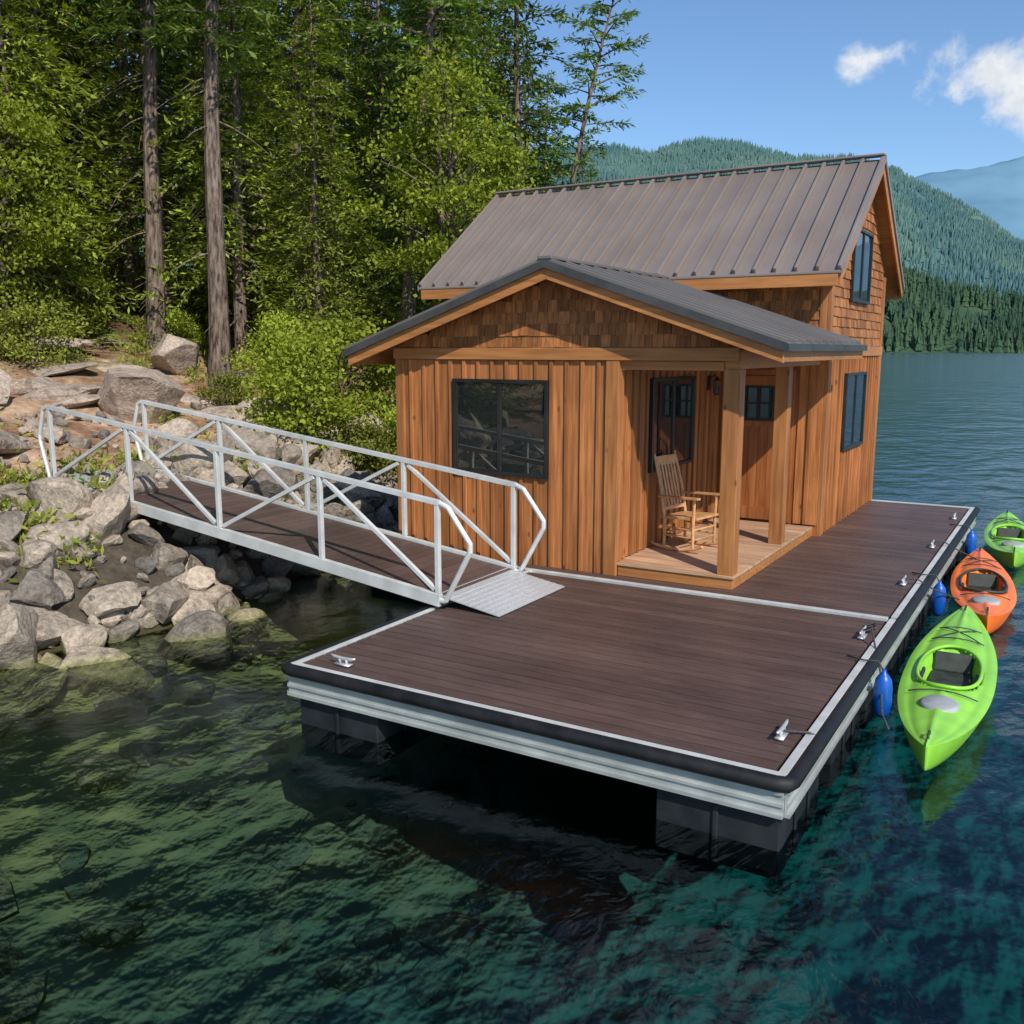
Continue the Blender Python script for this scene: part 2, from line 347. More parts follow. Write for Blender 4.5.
# ------------------------------------------------------------------ vegetation
def nrm(a): return a/np.maximum(np.linalg.norm(a,axis=-1,keepdims=True),1e-6)
def leafq(C,A,B,l,w):
    A=nrm(A);B=nrm(B-(A*B).sum(-1,keepdims=True)*A);l=l[:,None];w=w[:,None]
    q=np.stack([C,C+A*l*.5+B*w*.5,C+A*l,C+A*l*.5-B*w*.5],1)
    return q.reshape(-1,3)
class Q:
    def __init__(s): s.V=[];s.F=[];s.M=[];s.o=0
    def add(s,V,F,m): s.V.append(V);s.F.append(F+s.o);s.M.append(np.full(len(F),m));s.o+=len(V)
    def leaves(s,V,m): n=len(V)//4; s.add(V,np.arange(4*n).reshape(n,4),m)
    def tube(s,pts,rad,n,m):
        pts=np.array(pts);k=len(pts);d=nrm(np.gradient(pts,axis=0));a=nrm(np.cross(d,np.array([.31,.95,.05])+0*d));b=np.cross(d,a)
        t=np.arange(n)*2*np.pi/n
        V=(pts[:,None]+rad[:,None,None]*(a[:,None]*np.cos(t)[None,:,None]+b[:,None]*np.sin(t)[None,:,None])).reshape(-1,3)
        i=np.arange(k-1)[:,None]*n;j=np.arange(n)[None];j2=(j+1)%n
        s.add(V,np.stack([i+j,i+j2,i+n+j2,i+n+j],-1).reshape(-1,4),m)
    def mesh(s,name,mats): return npmesh(name,np.concatenate(s.V),np.concatenate(s.F),mats,np.concatenate(s.M),link=False)
def conifer(name,seed,Ht,bare,R,nb,dens,tr,leafmat_,kind='cone',droop=.35,lean=0.,ll=.22,lw=.065,twig=.36,k=5):
    r=np.random.default_rng(seed);q=Q()
    zz=np.linspace(-.5,Ht,14);cx=lean*zz/Ht*Ht*.12+.08*np.sin(zz*.5+seed);cy=.08*np.cos(zz*.4+seed)
    q.tube(np.stack([cx,cy,zz],1),tr*(1-.93*np.clip(zz/Ht,0,1))*(1+.35*np.exp(-np.maximum(zz,0)*2)),10,0)
    for i in range(nb):
        u=(i+r.random())/nb;z=Ht*(bare+(1-bare)*u*.985)
        if kind=='cone': Lb=R*((1-u)**.75)*r.uniform(.6,1.15)+.18
        else: Lb=R*(.35+.75*math.sin(math.pi*min(1,(u*.9+.08))))*r.uniform(.45,1.1)*(1-.45*u)
        az=2.4*i+r.uniform(-.5,.5);out_=np.array([math.cos(az),math.sin(az),0]);pr=np.array([-out_[1],out_[0],0])
        el=(-.05+.55*u) if kind=='cone' else (.1+.5*u)
        st=np.array([np.interp(z,zz,cx),np.interp(z,zz,cy),z])
        f=lambda t:(st+out_*Lb*t[:,None]+np.array([0,0,1.])*((el*Lb*t-droop*Lb*t*t))[:,None])
        q.tube(f(np.linspace(0,1,4)),np.linspace(.018+.012*Lb,.004,4),3,0)
        n=max(6,int(Lb/dens*2));t=r.uniform(.12 if kind=='cone' else .3,1,n);Pp=f(t)
        sd=r.choice([-1,1],n);an=r.uniform(.5,1.15,n)
        D=out_*np.cos(an)[:,None]+pr*(np.sin(an)*sd)[:,None];D[:,2]+=r.uniform(-.45,.1,n)
        tl=(twig*Lb*(1-.6*t)+.10)*r.uniform(.5,1.1,n)
        qq=np.linspace(0,1,k)[None,:]*tl[:,None]
        C=Pp[:,None]+D[:,None]*qq[...,None];C=C+r.normal(0,.025,C.shape);C=C.reshape(-1,3)
        A=np.repeat(D,k,0)+r.normal(0,.4,(n*k,3));B=np.cross(A,np.array([0,0,1.]))+r.normal(0,.4,(n*k,3))
        q.leaves(leafq(C,A,B,ll*r.uniform(.7,1.3,n*k),lw*r.uniform(.7,1.4,n*k)),1)
    for i in range(int(20*bare*2)):   # dead lower limbs
        z=Ht*bare*r.uniform(.2,1);az=r.uniform(0,6.28);l=r.uniform(.4,1.5);st=np.array([np.interp(z,zz,cx),np.interp(z,zz,cy),z])
        t=np.linspace(0,1,4)[:,None];q.tube(st+np.array([math.cos(az),math.sin(az),-.25])*l*t-np.array([0,0,.3])*l*t*t,np.linspace(.022,.005,4),4,0)
    return q.mesh(name,[m_bark,leafmat_])
def broad(name,seed,Ht,R,nc,nl,trk,mat,low=.25,ll=.13,lw=.085,cr=.42,stems=1):
    r=np.random.default_rng(seed);q=Q()
    for s in range(stems):
        a=r.uniform(0,6.28);zz=np.linspace(-.3,Ht*.9,8);k=(.12 if stems>1 else .03)*zz
        q.tube(np.stack([k*math.cos(a)+.06*np.sin(zz),k*math.sin(a)+.06*np.cos(zz*1.3),zz],1),trk*(1-.9*np.clip(zz/(Ht*.9),0,1)),7,0)
    for i in range(nc):
        d=nrm(r.normal(size=3));rad=r.uniform(.35,1)**.6
        u=low+(1-low)*(.5+.5*d[2]*rad);prof=math.sin(math.pi*min(.97,max(.08,(u-low)/(1-low)*.85+.12)))**.7
        c=np.array([d[0]*R*rad*prof,d[1]*R*rad*prof,Ht*u])
        b0=np.array([0,0,max(.1,c[2]-.5*R)]);t=np.linspace(0,1,4)[:,None]
        q.tube(b0+(c-b0)*t+np.array([0,0,.15])*np.sin(np.pi*t),np.linspace(.03*trk/.1+.006,.005,4),3,0)
        n=int(nl*r.uniform(.5,1.4));p=r.normal(0,1,(n,3))*np.array([1,1,.5])*cr*r.uniform(.6,1.2)
        A=r.normal(0,1,(n,3))+np.array([0,0,-.3]);B=r.normal(0,1,(n,3));B[:,2]*=.4
        q.leaves(leafq(c+p,A,B,ll*r.uniform(.7,1.3,n),lw*r.uniform(.7,1.3,n)),1)
    return q.mesh(name,[m_bark,mat])
C_pine=[conifer('pine_a',1,17,.42,2.4,95,.17,.23,m_need,'pine',.25),conifer('pine_b',2,16,.5,2.2,85,.17,.21,m_need,'pine',.25,lean=.5)]
C_spr=[conifer('spruce_a',3,14,.08,2.3,140,.19,.19,m_need,'cone',.35),conifer('spruce_b',4,12,.05,2.2,130,.19,.17,m_need2,'cone',.5),
       conifer('spruce_c',5,16,.15,2.5,140,.19,.2,m_need,'cone',.3)]
C_ced=conifer('cedar_mesh',16,15,.18,2.7,120,.16,.2,m_need2,'cone',.62,ll=.21,lw=.08,twig=.42)
C_lean=conifer('leaning_pine_mesh',6,13.5,.45,1.7,66,.13,.15,m_need,'pine',.12,lean=1.6,twig=.3,ll=.2,lw=.055)
C_brd=[broad('birch_a',7,9,2.0,70,220,.11,m_leaf,cr=.36,ll=.12,lw=.075),broad('birch_b',8,7,1.7,55,220,.09,m_leaf,low=.15,cr=.34,ll=.12,lw=.075)]
C_bush=[broad('bush_a',9,2.2,1.1,30,180,.03,m_leaf,low=.02,ll=.09,lw=.06,cr=.24,stems=4),broad('bush_b',10,1.3,1.0,22,170,.02,m_under,low=.0,ll=.09,lw=.05,cr=.22,stems=4)]
def put(name,me,x,y,sc=1,rot=None,lean=(0,0),col=COL,dz=-.1):
    o=bpy.data.objects.new(name,me); col.objects.link(o); o.location=(x,y,float(gh(x,y))+dz)
    o.rotation_euler=(lean[0],lean[1],random.uniform(0,6.28) if rot is None else rot); o.scale=(sc*random.uniform(.93,1.07),)*2+(sc,); return o
put('pine_tree',C_pine[0],-15.4,9.4,1.0,rot=0,lean=(-.025,.045))
put('pine_tree',C_pine[0],-18.5,10.2,1.0,rot=0,lean=(-.035,.06))
put('pine_tree',C_pine[1],-13.6,13.9,.95,rot=.5,lean=(0,.03))
put('pine_tree',C_pine[0],-22.8,10.4,1.0,rot=0,lean=(-.05,.08))
put('pine_tree',C_pine[0],-17.6,14.2,1.0,rot=0,lean=(-.03,.05))
put('pine_tree',C_lean,-12.6,18.2,.90,rot=.55,lean=(-.01,.03))
put('spruce_tree',C_spr[0],-14.6,21.8,.80)
put('spruce_tree',C_spr[2],-15.8,25.5,.74)
put('spruce_tree',C_spr[1],-14.2,19.6,.80)
put('spruce_tree',C_spr[0],-12.6,22.0,.60)
put('cedar_tree',C_ced,-21.0,7.6,1.0)
put('cedar_tree',C_ced,-17.2,12.0,.9)
put('cedar_tree',C_ced,-14.6,12.0,.62)
put('cedar_tree',C_ced,-19.6,5.0,.85)
put('spruce_tree',C_spr[0],-17.0,17.5,.98)
put('cedar_tree',C_ced,-13.6,16.4,.85)
put('birch_tree',C_brd[0],-11.4,12.9,.92)
put('birch_tree',C_brd[1],-19.2,6.9,.9)
put('bush',C_bush[0],-10.3,6.9,1.0)
put('bush',C_bush[0],-11.3,8.9,1.15)
put('bush',C_bush[0],-9.4,8.4,.7)
put('bush',C_bush[1],-9.6,7.3,.8)
put('bush',C_bush[1],-18.0,6.8,1.0)
put('bush',C_bush[1],-12.6,9.6,1.1)
put('bush',C_bush[0],-20.5,9.2,1.0)
put('bush',C_bush[0],-14.2,10.2,.8)
put('bush',C_bush[1],-14.0,8.4,.7)
put('spruce_tree',C_spr[1],-11.6,-5.2,.8)
put('spruce_tree',C_spr[0],-11.2,-8.8,.9)
put('cedar_tree',C_ced,-14.2,-3.6,.8)
fc=bpy.data.collections.new('forest_collection')
pts=[]
tries=0
while len(pts)<118 and tries<9000:
    tries+=1
    if len(pts)<104: x=random.uniform(-40,-12);y=random.uniform(3,40)
    else: x=random.uniform(-26,-12);y=random.uniform(-28,-6)
    s=float(shore_x(y))-x
    lim=10.5 if y>3 else 5
    if y>15: lim=5
    if s<lim or s>28 or any((x-a)**2+(y-b_)**2<6.2 for a,b_ in pts): continue
    pts.append((x,y))
    k=random.random()
    me=C_spr[random.randrange(3)] if k<.5 else (C_pine[random.randrange(2)] if k<.76 else (C_ced if k<.95 else C_brd[random.randrange(2)]))
    put('forest_tree',me,x,y,random.uniform(.85,1.1) if s<19 else random.uniform(1.1,1.4),col=fc)
for i in range(46):
    y=random.uniform(0,30);s=random.uniform(9.5,20);x=float(shore_x(y))-s
    put('forest_bush',C_bush[random.randrange(2)],x,y,random.uniform(.5,1.0),col=fc)
fo=bpy.data.objects.new('forest',None); fo.instance_type='COLLECTION'; fo.instance_collection=fc; COL.objects.link(fo)
# undergrowth
r=np.random.default_rng(31);q=Q()
for i in range(640):
    y=r.uniform(-3,24);s=r.uniform(2.6,18) if r.random()<.86 else r.uniform(1.0,3.5);x=float(shore_x(y))-s
    if 3.5<s<9 and fbm(np.array(x*.5),np.array(y*.5),2)<.03: continue
    n=80;p=r.normal(0,1,(n,2))*r.uniform(.10,.36);z=gh(x+p[:,0],y+p[:,1]);hh=r.uniform(.08,.38)
    C=np.stack([x+p[:,0],y+p[:,1],z+r.uniform(-.02,1,n)*hh],1);A=r.normal(0,1,(n,3))+np.array([0,0,.8]);B=r.normal(0,1,(n,3))
    q.leaves(leafq(C,A,B,.12*r.uniform(.6,1.5,n),.04*r.uniform(.6,1.5,n)),0)
me=q.mesh('undergrowth',[m_under]); COL.objects.link(bpy.data.objects.new('undergrowth',me))

# ------------------------------------------------------------------ far shore
# camera view frame: a = right of view, f = forward, origin at the camera
CA,SA=.8572,.5150; OX,OY=1.35,-5.52
def lake(a,f): return OX+CA*a-SA*f, OY+SA*a+CA*f
def hill(name,tname,prof,f0,f1,f2,a0,a1,na,nf,mat,ntree,th,amp,seed,ramp=.8,back=.5):
    pa=[p[0] for p in prof];pz=[p[1] for p in prof]
    def hz(a,f):
        c=np.interp(a*f1/f,pa,pz);t=np.clip((f-f0)/(f1-f0),0,1);bk=1-back*np.clip((f-f1)/(f2-f1),0,1)
        nz=fbm(a/(f1*.09)+seed,f/(f1*.09),5)*amp*np.sin(np.pi*np.clip((f-f0)/(f2-f0),0,1))
        return WL-1+c*t**ramp*bk+nz*t
    A,Fh=np.meshgrid(np.linspace(a0,a1,na),np.linspace(f0-10,f2,nf),indexing='ij');Z=hz(A,Fh);X,Y=lake(A,Fh)
    idx=np.arange(na*nf).reshape(na,nf);Fq=np.stack([idx[:-1,:-1],idx[1:,:-1],idx[1:,1:],idx[:-1,1:]],-1).reshape(-1,4)
    npmesh(name,np.stack([X,Y,Z],-1).reshape(-1,3),Fq,[mat],smooth=True)
    if ntree:
        r=np.random.default_rng(seed);a=r.uniform(a0,a1,ntree);f=f0+2+(f1*1.02-f0)*r.random(ntree)**1.1
        keep=fbm(a/130,f/130,3)>-.17; a=a[keep];f=f[keep];ntree=len(a);z=hz(a,f);x,y=lake(a,f)
        h=th*r.uniform(.45,1.3,ntree);w_=h*r.uniform(.14,.26,ntree)
        tiers=3 if ntree<=12000 else 1
        V=[];Fs=[];o=0
        for k in range(tiers):
            zb=h*(.0+.30*k) if tiers>1 else h*.0; zt=h*(.55+.225*k) if tiers>1 else h; ww=w_*(1-.27*k)
            th0=r.uniform(0,6.28,ntree);ring=[np.stack([x+ww*np.cos(th0+j*2*np.pi/5)*r.uniform(.7,1.2,ntree),y+ww*np.sin(th0+j*2*np.pi/5),z+zb*r.uniform(.8,1.15,ntree)],-1) for j in range(5)]
            top=np.stack([x,y,z+zt],-1);Vk=np.stack(ring+[top],1).reshape(-1,3);b0=np.arange(ntree)*6+o
            for j in range(5): Fs.append(np.stack([b0+j,b0+(j+1)%5,b0+5],-1))
            V.append(Vk);o+=len(Vk)
        npmesh(tname,np.concatenate(V),np.concatenate(Fs),[mat])
k1=1.55
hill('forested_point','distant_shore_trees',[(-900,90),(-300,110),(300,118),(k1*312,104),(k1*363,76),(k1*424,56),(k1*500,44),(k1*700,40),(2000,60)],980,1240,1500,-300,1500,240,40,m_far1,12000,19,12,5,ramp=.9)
k2=1.6
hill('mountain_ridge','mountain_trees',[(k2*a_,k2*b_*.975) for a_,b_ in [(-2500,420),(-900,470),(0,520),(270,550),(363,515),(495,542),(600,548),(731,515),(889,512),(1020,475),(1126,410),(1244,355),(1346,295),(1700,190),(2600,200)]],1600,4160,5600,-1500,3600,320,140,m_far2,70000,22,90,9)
k3=1.35
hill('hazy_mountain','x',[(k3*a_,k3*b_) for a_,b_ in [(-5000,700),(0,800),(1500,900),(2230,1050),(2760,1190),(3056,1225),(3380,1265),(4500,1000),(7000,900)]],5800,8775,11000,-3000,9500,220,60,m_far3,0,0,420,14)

# ------------------------------------------------------------------ dock
dock=empty('floating_dock')
SEAM=4.03; XL=-4.15; XL2=-6.75; YB=11.75
mb=MB();n=28;w_=(SEAM-.14-.05)/n
for i in range(n): mb.box(XL+.07,-.09,.09+i*w_,.09+(i+1)*w_-.019,-.03,random.uniform(-.001,.001))
n=55;w2=(YB-.1-SEAM-.05)/n
for i in range(n): mb.box(XL2+.07,-.09,SEAM+.05+i*w2,SEAM+.05+(i+1)*w2-.019,-.03,random.uniform(-.001,.001))
mb.obj('deck_boards',m_deck,dock,bevel=.003)
mb=MB();mb.box(XL+.02,-.02,.02,SEAM-.01,-.10,-.034);mb.box(XL2+.02,-.02,SEAM+.01,YB-.02,-.10,-.034);mb.obj('deck_frame',m_gap,dock)
mb=MB()
def rim(x0,x1,y0,y1,sides):
    w=.06
    if 'f' in sides: mb.box(x0,x1,y0,y0+w,-.03,.008)
    if 'b' in sides: mb.box(x0,x1,y1-w,y1,-.03,.008)
    if 'l' in sides: mb.box(x0,x0+w-.01,y0+w+.001,y1,-.03,.006)
    if 'r' in sides: mb.box(x1-w,x1,y0+w+.001,y1-w-.001 if 'b' in sides else y1,-.03,.006)
rim(XL,-.003,0,SEAM-.01,'flr'); rim(XL2,-.003,SEAM-.0,YB,'lrb')
mb.box(XL2,-.081,SEAM-.03,SEAM+.035,-.028,.009)
mb.obj('edge_trim',m_alu2,dock,bevel=.004)
mb=MB()
def fascia(x0,y0,x1,y1,nx_,ny_):
    for (z0,z1,d) in ((-.105,-.075,.035),(-.165,-.105,.015),(-.185,-.165,.03),(-.235,-.185,.015),(-.26,-.235,.035)):
        mb.extr([(x0,y0,z0),(x1,y1,z0),(x1,y1,z1),(x0,y0,z1)],(nx_*d,ny_*d,0))
fascia(XL,-.002,0,-.002,0,-1);fascia(.002,-.0,.002,YB,1,0);fascia(XL-.002,0,XL-.002,SEAM,-1,0);fascia(XL2,SEAM,XL-.05,SEAM,0,-1);fascia(XL2,YB,0,YB,0,1)
mb.obj('side_channel',m_chan,dock)
mb=MB()
mb.tube([(XL-.03,3.95,-.035),(XL-.03,.05,-.035),(XL-.012,-.012,-.035),(XL+.05,-.03,-.035),(-.05,-.03,-.035),(.012,-.012,-.035),(.03,.05,-.035),(.03,YB,-.035)],.052,12)
mb.obj('rubber_bumper',m_rub,dock,smooth=True)
mb=MB()
def floatbox(x0,x1,y0,y1):
    mb.box(x0,x1,y0,y1,-.72,-.27)
    k=int((x1-x0)/.28)
    for i in range(1,k): xx=x0+(x1-x0)*i/k; mb.box(xx-.02,xx+.02,y0-.02,y0-.001,-.7,-.3)
    k=int((y1-y0)/.3)
    for i in range(1,k): yy=y0+(y1-y0)*i/k; mb.box(x1+.001,x1+.02,yy-.02,yy+.02,-.7,-.3)
for (x0,x1) in ((-4.08,-3.25),(-.86,-.03)):
    for y0 in (.04,1.5,2.85): floatbox(x0,x1,y0,y0+1.05)
for x0 in (-6.7,-5.2,-3.6,-2.2,-.86):
    for y0 in (4.15,5.6,7.05,8.5,10.3): floatbox(x0,x0+.83,y0,y0+1.1)
mb.obj('floats',m_float,dock,bevel=.03)
for (x,y,a) in ((-.19,.61,0),(-.17,3.24,0),(-.17,5.55,0),(-.17,7.9,0),(-3.73,.2,1.57),(-.17,10.4,0)):
    c=MB();c.box(-.03,.03,-.08,.08,.007,.02);c.tube([(0,-.035,.02),(0,-.035,.06)],.014,8);c.tube([(0,.035,.02),(0,.035,.06)],.014,8)
    c.tube([(0,-.13,.078),(0,-.09,.068),(0,0,.062),(0,.09,.068),(0,.13,.078)],[.008,.014,.016,.014,.008],8)
    c.obj('cleat',m_alu,dock,loc=(x,y,.002),rot=(0,0,a),smooth=True)
for y in (2.5,6.06,9.7):
    c=MB();zs=[-.42,-.41,-.37,-.30,-.16,-.09,-.05,-.03,0.0];rr=[.012,.045,.066,.075,.075,.066,.04,.02,.014]
    c.tube([(0,0,z) for z in zs],rr,16);f=c.obj('fender',m_blue,None,smooth=True,loc=(.15,y,-.02))
    c=MB();c.tube([(.0,0,-.03),(-.05,0,.06),(-.17,.02,.045),(-.32,.1 ,.035)],.008,6);rr_=c.obj('fender_line',m_rope,f,smooth=True)
def rope(pts,name='mooring_rope'):
    c=MB();c.tube(pts,.009,6);c.obj(name,m_rope,dock,smooth=True)
rope([(-.19,.61,.05),(-.14,.68,.03),(-.05,.74,.02),(.05,.8,-.03)])
rope([(-.17,3.24,.07),(-.08,3.15,.14),(-.02,3.0,.03),(.09,2.7,-.12),(.2,2.2,-.30),(.3,1.9,-.3)])
rope([(-.17,3.3,.06),(-.13,3.45,.02),(-.22,3.6,.015),(-.15,3.75,.015),(-.1,3.55,.03),(-.17,3.26,.06)])
rope([(-.17,5.55,.07),(-.05,5.6,.08),(.1,5.75,-.05),(.35,6.2,-.25)])
rope([(-.17,7.9,.07),(-.05,8.0,.08),(.1,8.2,-.05),(.3,8.7,-.25)])

# ------------------------------------------------------------------ cabin
cab=empty('lake_cabin')
X0,X1,XP=-6.25,-3.17,-1.83   # front room left, right, porch edge
Y0,Y1,Y2=4.30,7.88,11.70
MX0,MX1=-7.95,-1.69
def fr(plane): return lambda a,d,z:(a,plane-d,z)
def rt(plane): return lambda a,d,z:(plane+d,a,z)
def lf(plane): return lambda a,d,z:(plane-d,a,z)
def fbox(mb,M_,a0,a1,d0,d1,z0,z1,m=0,z1b=None):
    z1b=z1 if z1b is None else z1b
    v=[M_(a0,d0,z0),M_(a1,d0,z0),M_(a1,d1,z0),M_(a0,d1,z0),M_(a0,d0,z1),M_(a1,d0,z1b),M_(a1,d1,z1b),M_(a0,d1,z1)]
    mb.add(v,[(0,3,2,1),(4,5,6,7),(0,1,5,4),(1,2,6,5),(2,3,7,6),(3,0,4,7)],m)
def clad(mb,M_,a0,a1,z0,z1,bw=.21):
    n=max(1,round((a1-a0)/bw));w=(a1-a0)/n
    for i in range(n):
        fbox(mb,M_,a0+i*w+.001,a0+(i+1)*w-.001,.0,.018+random.uniform(0,.003),z0,z1)
        if i>0: fbox(mb,M_,a0+i*w-.022,a0+i*w+.022,.016,.046,z0+.002,z1-.002)
def shing(mb,M_,a0,a1,z0,z1,roof,row=.135):
    z=z0
    while z<z1:
        a=a0-random.uniform(0,.08)
        while a<a1:
            w=random.uniform(.075,.17);b0=max(a,a0);b1=min(a+w-.005,a1);a+=w
            if b1-b0<.02: continue
            zb=z+random.uniform(-.006,.006)
            t0=min(zb+row*1.25,roof(b0));t1=min(zb+row*1.25,roof(b1))
            if min(t0,t1)<zb+.03: continue
            d=random.uniform(.028,.036)
            v=[M_(b0,.0,zb),M_(b1,.0,zb),M_(b1,d,zb),M_(b0,d,zb),M_(b0,0,t0),M_(b1,0,t1),M_(b1,.012,t1),M_(b0,.012,t0)]
            mb.add(v,[(0,3,2,1),(4,5,6,7),(0,1,5,4),(1,2,6,5),(2,3,7,6),(3,0,4,7)])
        z+=row
# roofs
RX,RZ,SL=-3.89,3.58,.338          # lower ridge
def lowz(x): return RZ-SL*abs(x-RX)
EXR,EXL,RY0=-1.20,-6.80,3.90
UY,UZ,US=9.90,5.40,.715           # upper ridge
def upz(y): return UZ-US*abs(y-UY)
UYF,UYB,UX0,UX1=7.40,12.34,-8.22,-1.45
# wall cores
mb=MB()
mb.box(X0,X1,Y0,Y1,.0,2.62)
mb.extr([(X0,Y0,2.60),(XP,Y0,2.60),(XP,Y0,lowz(XP)-.15),(RX,Y0,RZ-.15),(X0,Y0,lowz(X0)-.15)],(0,.10,0))
mb.extr([(MX1,Y1,0),(MX1,Y2,0),(MX1,Y2,upz(Y2)-.14),(MX1,UY,UZ-.14),(MX1,Y1,upz(Y1)-.14)],(MX0-MX1,0,0))
mb.obj('wall_core',m_door,cab)
mb=MB()
clad(mb,fr(Y0),X0,X1,.0,2.48);clad(mb,rt(X1),Y0,Y1-.06,.16,2.58);clad(mb,lf(X0),Y0,Y1,.0,2.45)
clad(mb,rt(MX1),Y1,Y2,.0,2.50,.20);clad(mb,fr(Y1),X1+.05,-2.95,.16,2.55);clad(mb,fr(Y1),-2.02,MX1,.16,2.55);clad(mb,lf(MX0),Y1,Y2,0,3.6)
clad(mb,fr(Y1),MX0,X0,0,3.7)
mb.obj('board_and_batten_siding',m_board,cab,bevel=.002)
mb=MB()
shing(mb,fr(Y0),X0,XP,2.63,3.6,lambda x:lowz(x)-.12)
shing(mb,rt(MX1),Y1,Y2,2.66,5.4,lambda y:upz(y)-.12)
shing(mb,fr(Y1),MX0,MX1,2.6,3.75,lambda x:3.78)
mb.obj('cedar_shingles',m_shing,cab)
# trim
mb=MB()
fbox(mb,fr(Y0),X0-.05,XP+.08,0.0,.065,2.485,2.625)        # horizontal belt, front
fbox(mb,rt(MX1),Y1+.0,Y2+.05,0,.062,2.505,2.655)
mb.extr([(XP-.09,Y0+.02,2.40),(XP+.09,Y0+.02,2.40),(XP+.09,Y0+.02,2.60),(XP-.09,Y0+.02,2.60)],(0,Y1-Y0-.04,0))  # side beam
mb.box(X1+.05,XP-.095,Y0+.005,Y0+.14,2.38,2.48)
for sgn,xe in ((1,EXR),(-1,EXL)):
    p=[(RX,RY0+.03,RZ-.03),(xe,RY0+.03,lowz(xe)-.03),(xe,RY0+.03,lowz(xe)-.20),(RX,RY0+.03,RZ-.20)]
    mb.extr(p,(0,.04,0))
    mb.box(xe-sgn*.005,xe-sgn*.045,RY0+.072,Y1 ,lowz(xe)-.19,lowz(xe)-.035)
for xx in (UX1-.005,UX0+.035):
    mb.extr([(xx,UYF+.04,upz(UYF+.04)-.035),(xx,UY,UZ-.035),(xx,UY,UZ-.21),(xx,UYF+.04,upz(UYF+.04)-.20)],(-.03,0,0))
    mb.extr([(xx,UYB-.04,upz(UYB-.04)-.035),(xx,UY+.001,UZ-.035),(xx,UY+.001,UZ-.21),(xx,UYB-.04,upz(UYB-.04)-.20)],(-.03,0,0))
for yy in (UYF+.01,UYB-.05): mb.box(UX0+.04,UX1-.04,yy,yy+.04,upz(yy+.02)-.21,upz(yy+.02)-.05)
mb.obj('fascia_and_trim',m_trim,cab,bevel=.004)
mb=MB()
for xe in (EXR,EXL): mb.extr([(RX,RY0+.075,RZ-.035),(xe,RY0+.075,lowz(xe)-.035),(xe,RY0+.075,lowz(xe)-.075),(RX,RY0+.075,RZ-.075)],(0,Y1-RY0-.08,0))
for ye in (UYF,UYB): mb.extr([(UX0+.05,UY,UZ-.035),(UX0+.05,ye+(.06 if ye<UY else -.06),upz(ye)+.04-.035),(UX0+.05,ye+(.06 if ye<UY else -.06),upz(ye)-.045),(UX0+.05,UY,UZ-.085)],(UX1-UX0-.1,0,0))
mb.obj('soffit',m_trim,cab)
mb=MB()
fbox(mb,fr(Y0),X0-.03,X0+.10,.0,.055,0,2.484);fbox(mb,fr(Y0),X1-.11,X1+.055,0,.056,0,2.484);fbox(mb,rt(X1),Y0-.0,Y0+.10,.001,.055,.16,2.484)
fbox(mb,rt(MX1),Y1-.0,Y1+.11,.0,.057,0,2.504);fbox(mb,rt(MX1),Y2-.11,Y2+.04,0,.057,0,2.504)
fbox(mb,rt(MX1),Y1-.04,Y1+.09,.0,.055,2.657,3.55);fbox(mb,rt(MX1),Y2-.09,Y2+.04,0,.055,2.657,3.80)
fbox(mb,fr(Y1),MX1-.10,MX1-.001,.0,.04,2.62,3.7)
mb.box(XP-.095,XP+.085,Y0+.02,Y0+.20,.155,2.40);mb.box(XP-.095,XP+.075,6.30,6.47,.155,2.40)
mb.obj('posts_and_corner_boards',m_trimz,cab,bevel=.006)
# porch
mb=MB()
yy0,yy1=Y0-.02,Y1
for i in range(int((yy1-yy0)/.14)): mb.box(X1+.02,XP+.11,yy0+i*.14,yy0+(i+1)*.14-.006,.125,.155)
mb.obj('porch_floor',m_porch,cab,bevel=.003)
mb=MB();mb.box(X1+.06,XP+.09,Y0+.0,Y0+.04,.003,.122);mb.box(XP+.05,XP+.09,Y0+.042,Y1-.002,.003,.122);mb.obj('porch_skirt',m_trim,cab,bevel=.004)
mb=MB();mb.box(X1,XP-.1,Y0+.12,Y1,2.54,2.57);mb.obj('porch_ceiling',m_trim,cab)
# metal roofs
mb=MB()
for xe in (EXR,EXL):
    sg=1 if xe>RX else -1; xo=xe+sg*.03
    mb.extr([(RX,RY0,RZ),(xo,RY0,lowz(xo)),(xo,RY0,lowz(xo)-.032),(RX,RY0,RZ-.032)],(0,Y1-RY0-.002,0))
    y=RY0+.02
    while y<Y1-.1:
        mb.beam((RX,y,RZ+.022),(xo,y,lowz(xo)+.022),.032,.05,0); y+=.36
mb.beam((RX,RY0-.012,RZ+.035),(RX,Y1,RZ+.035),.18,.035)
mb.obj('lower_metal_roof',m_roof2,cab,bevel=.006)
mb=MB()
for xe in (EXR,EXL):
    sg=1 if xe>RX else -1; xo=xe+sg*.04
    mb.extr([(RX,RY0-.015,RZ+.012),(xo,RY0-.015,lowz(xo)+.012),(xo,RY0-.015,lowz(xo)-.075),(RX,RY0-.015,RZ-.075)],(0,.03,0))
    mb.box(xo,xo+sg*.012,RY0+.016,Y1-.003,lowz(xo)-.07,lowz(xo)+.006)
mb.obj('lower_roof_edge',m_fascm,cab)
mb=MB()
for ye in (UYF,UYB):
    mb.extr([(UX0,UY,UZ),(UX0,ye,upz(ye)),(UX0,ye,upz(ye)-.032),(UX0,UY,UZ-.032)],(UX1-UX0,0,0))
    x=UX0+.03
    while x<UX1:
        mb.beam((x,UY,UZ+.035),(x,ye,upz(ye)+.035),.045,.08,0,up=(0,0,1)); x+=.280
mb.beam((UX0-.01,UY,UZ+.055),(UX1+.012,UY,UZ+.055),.20,.03)
mb.obj('upper_metal_roof',m_roof,cab,bevel=.009)
mb=MB()
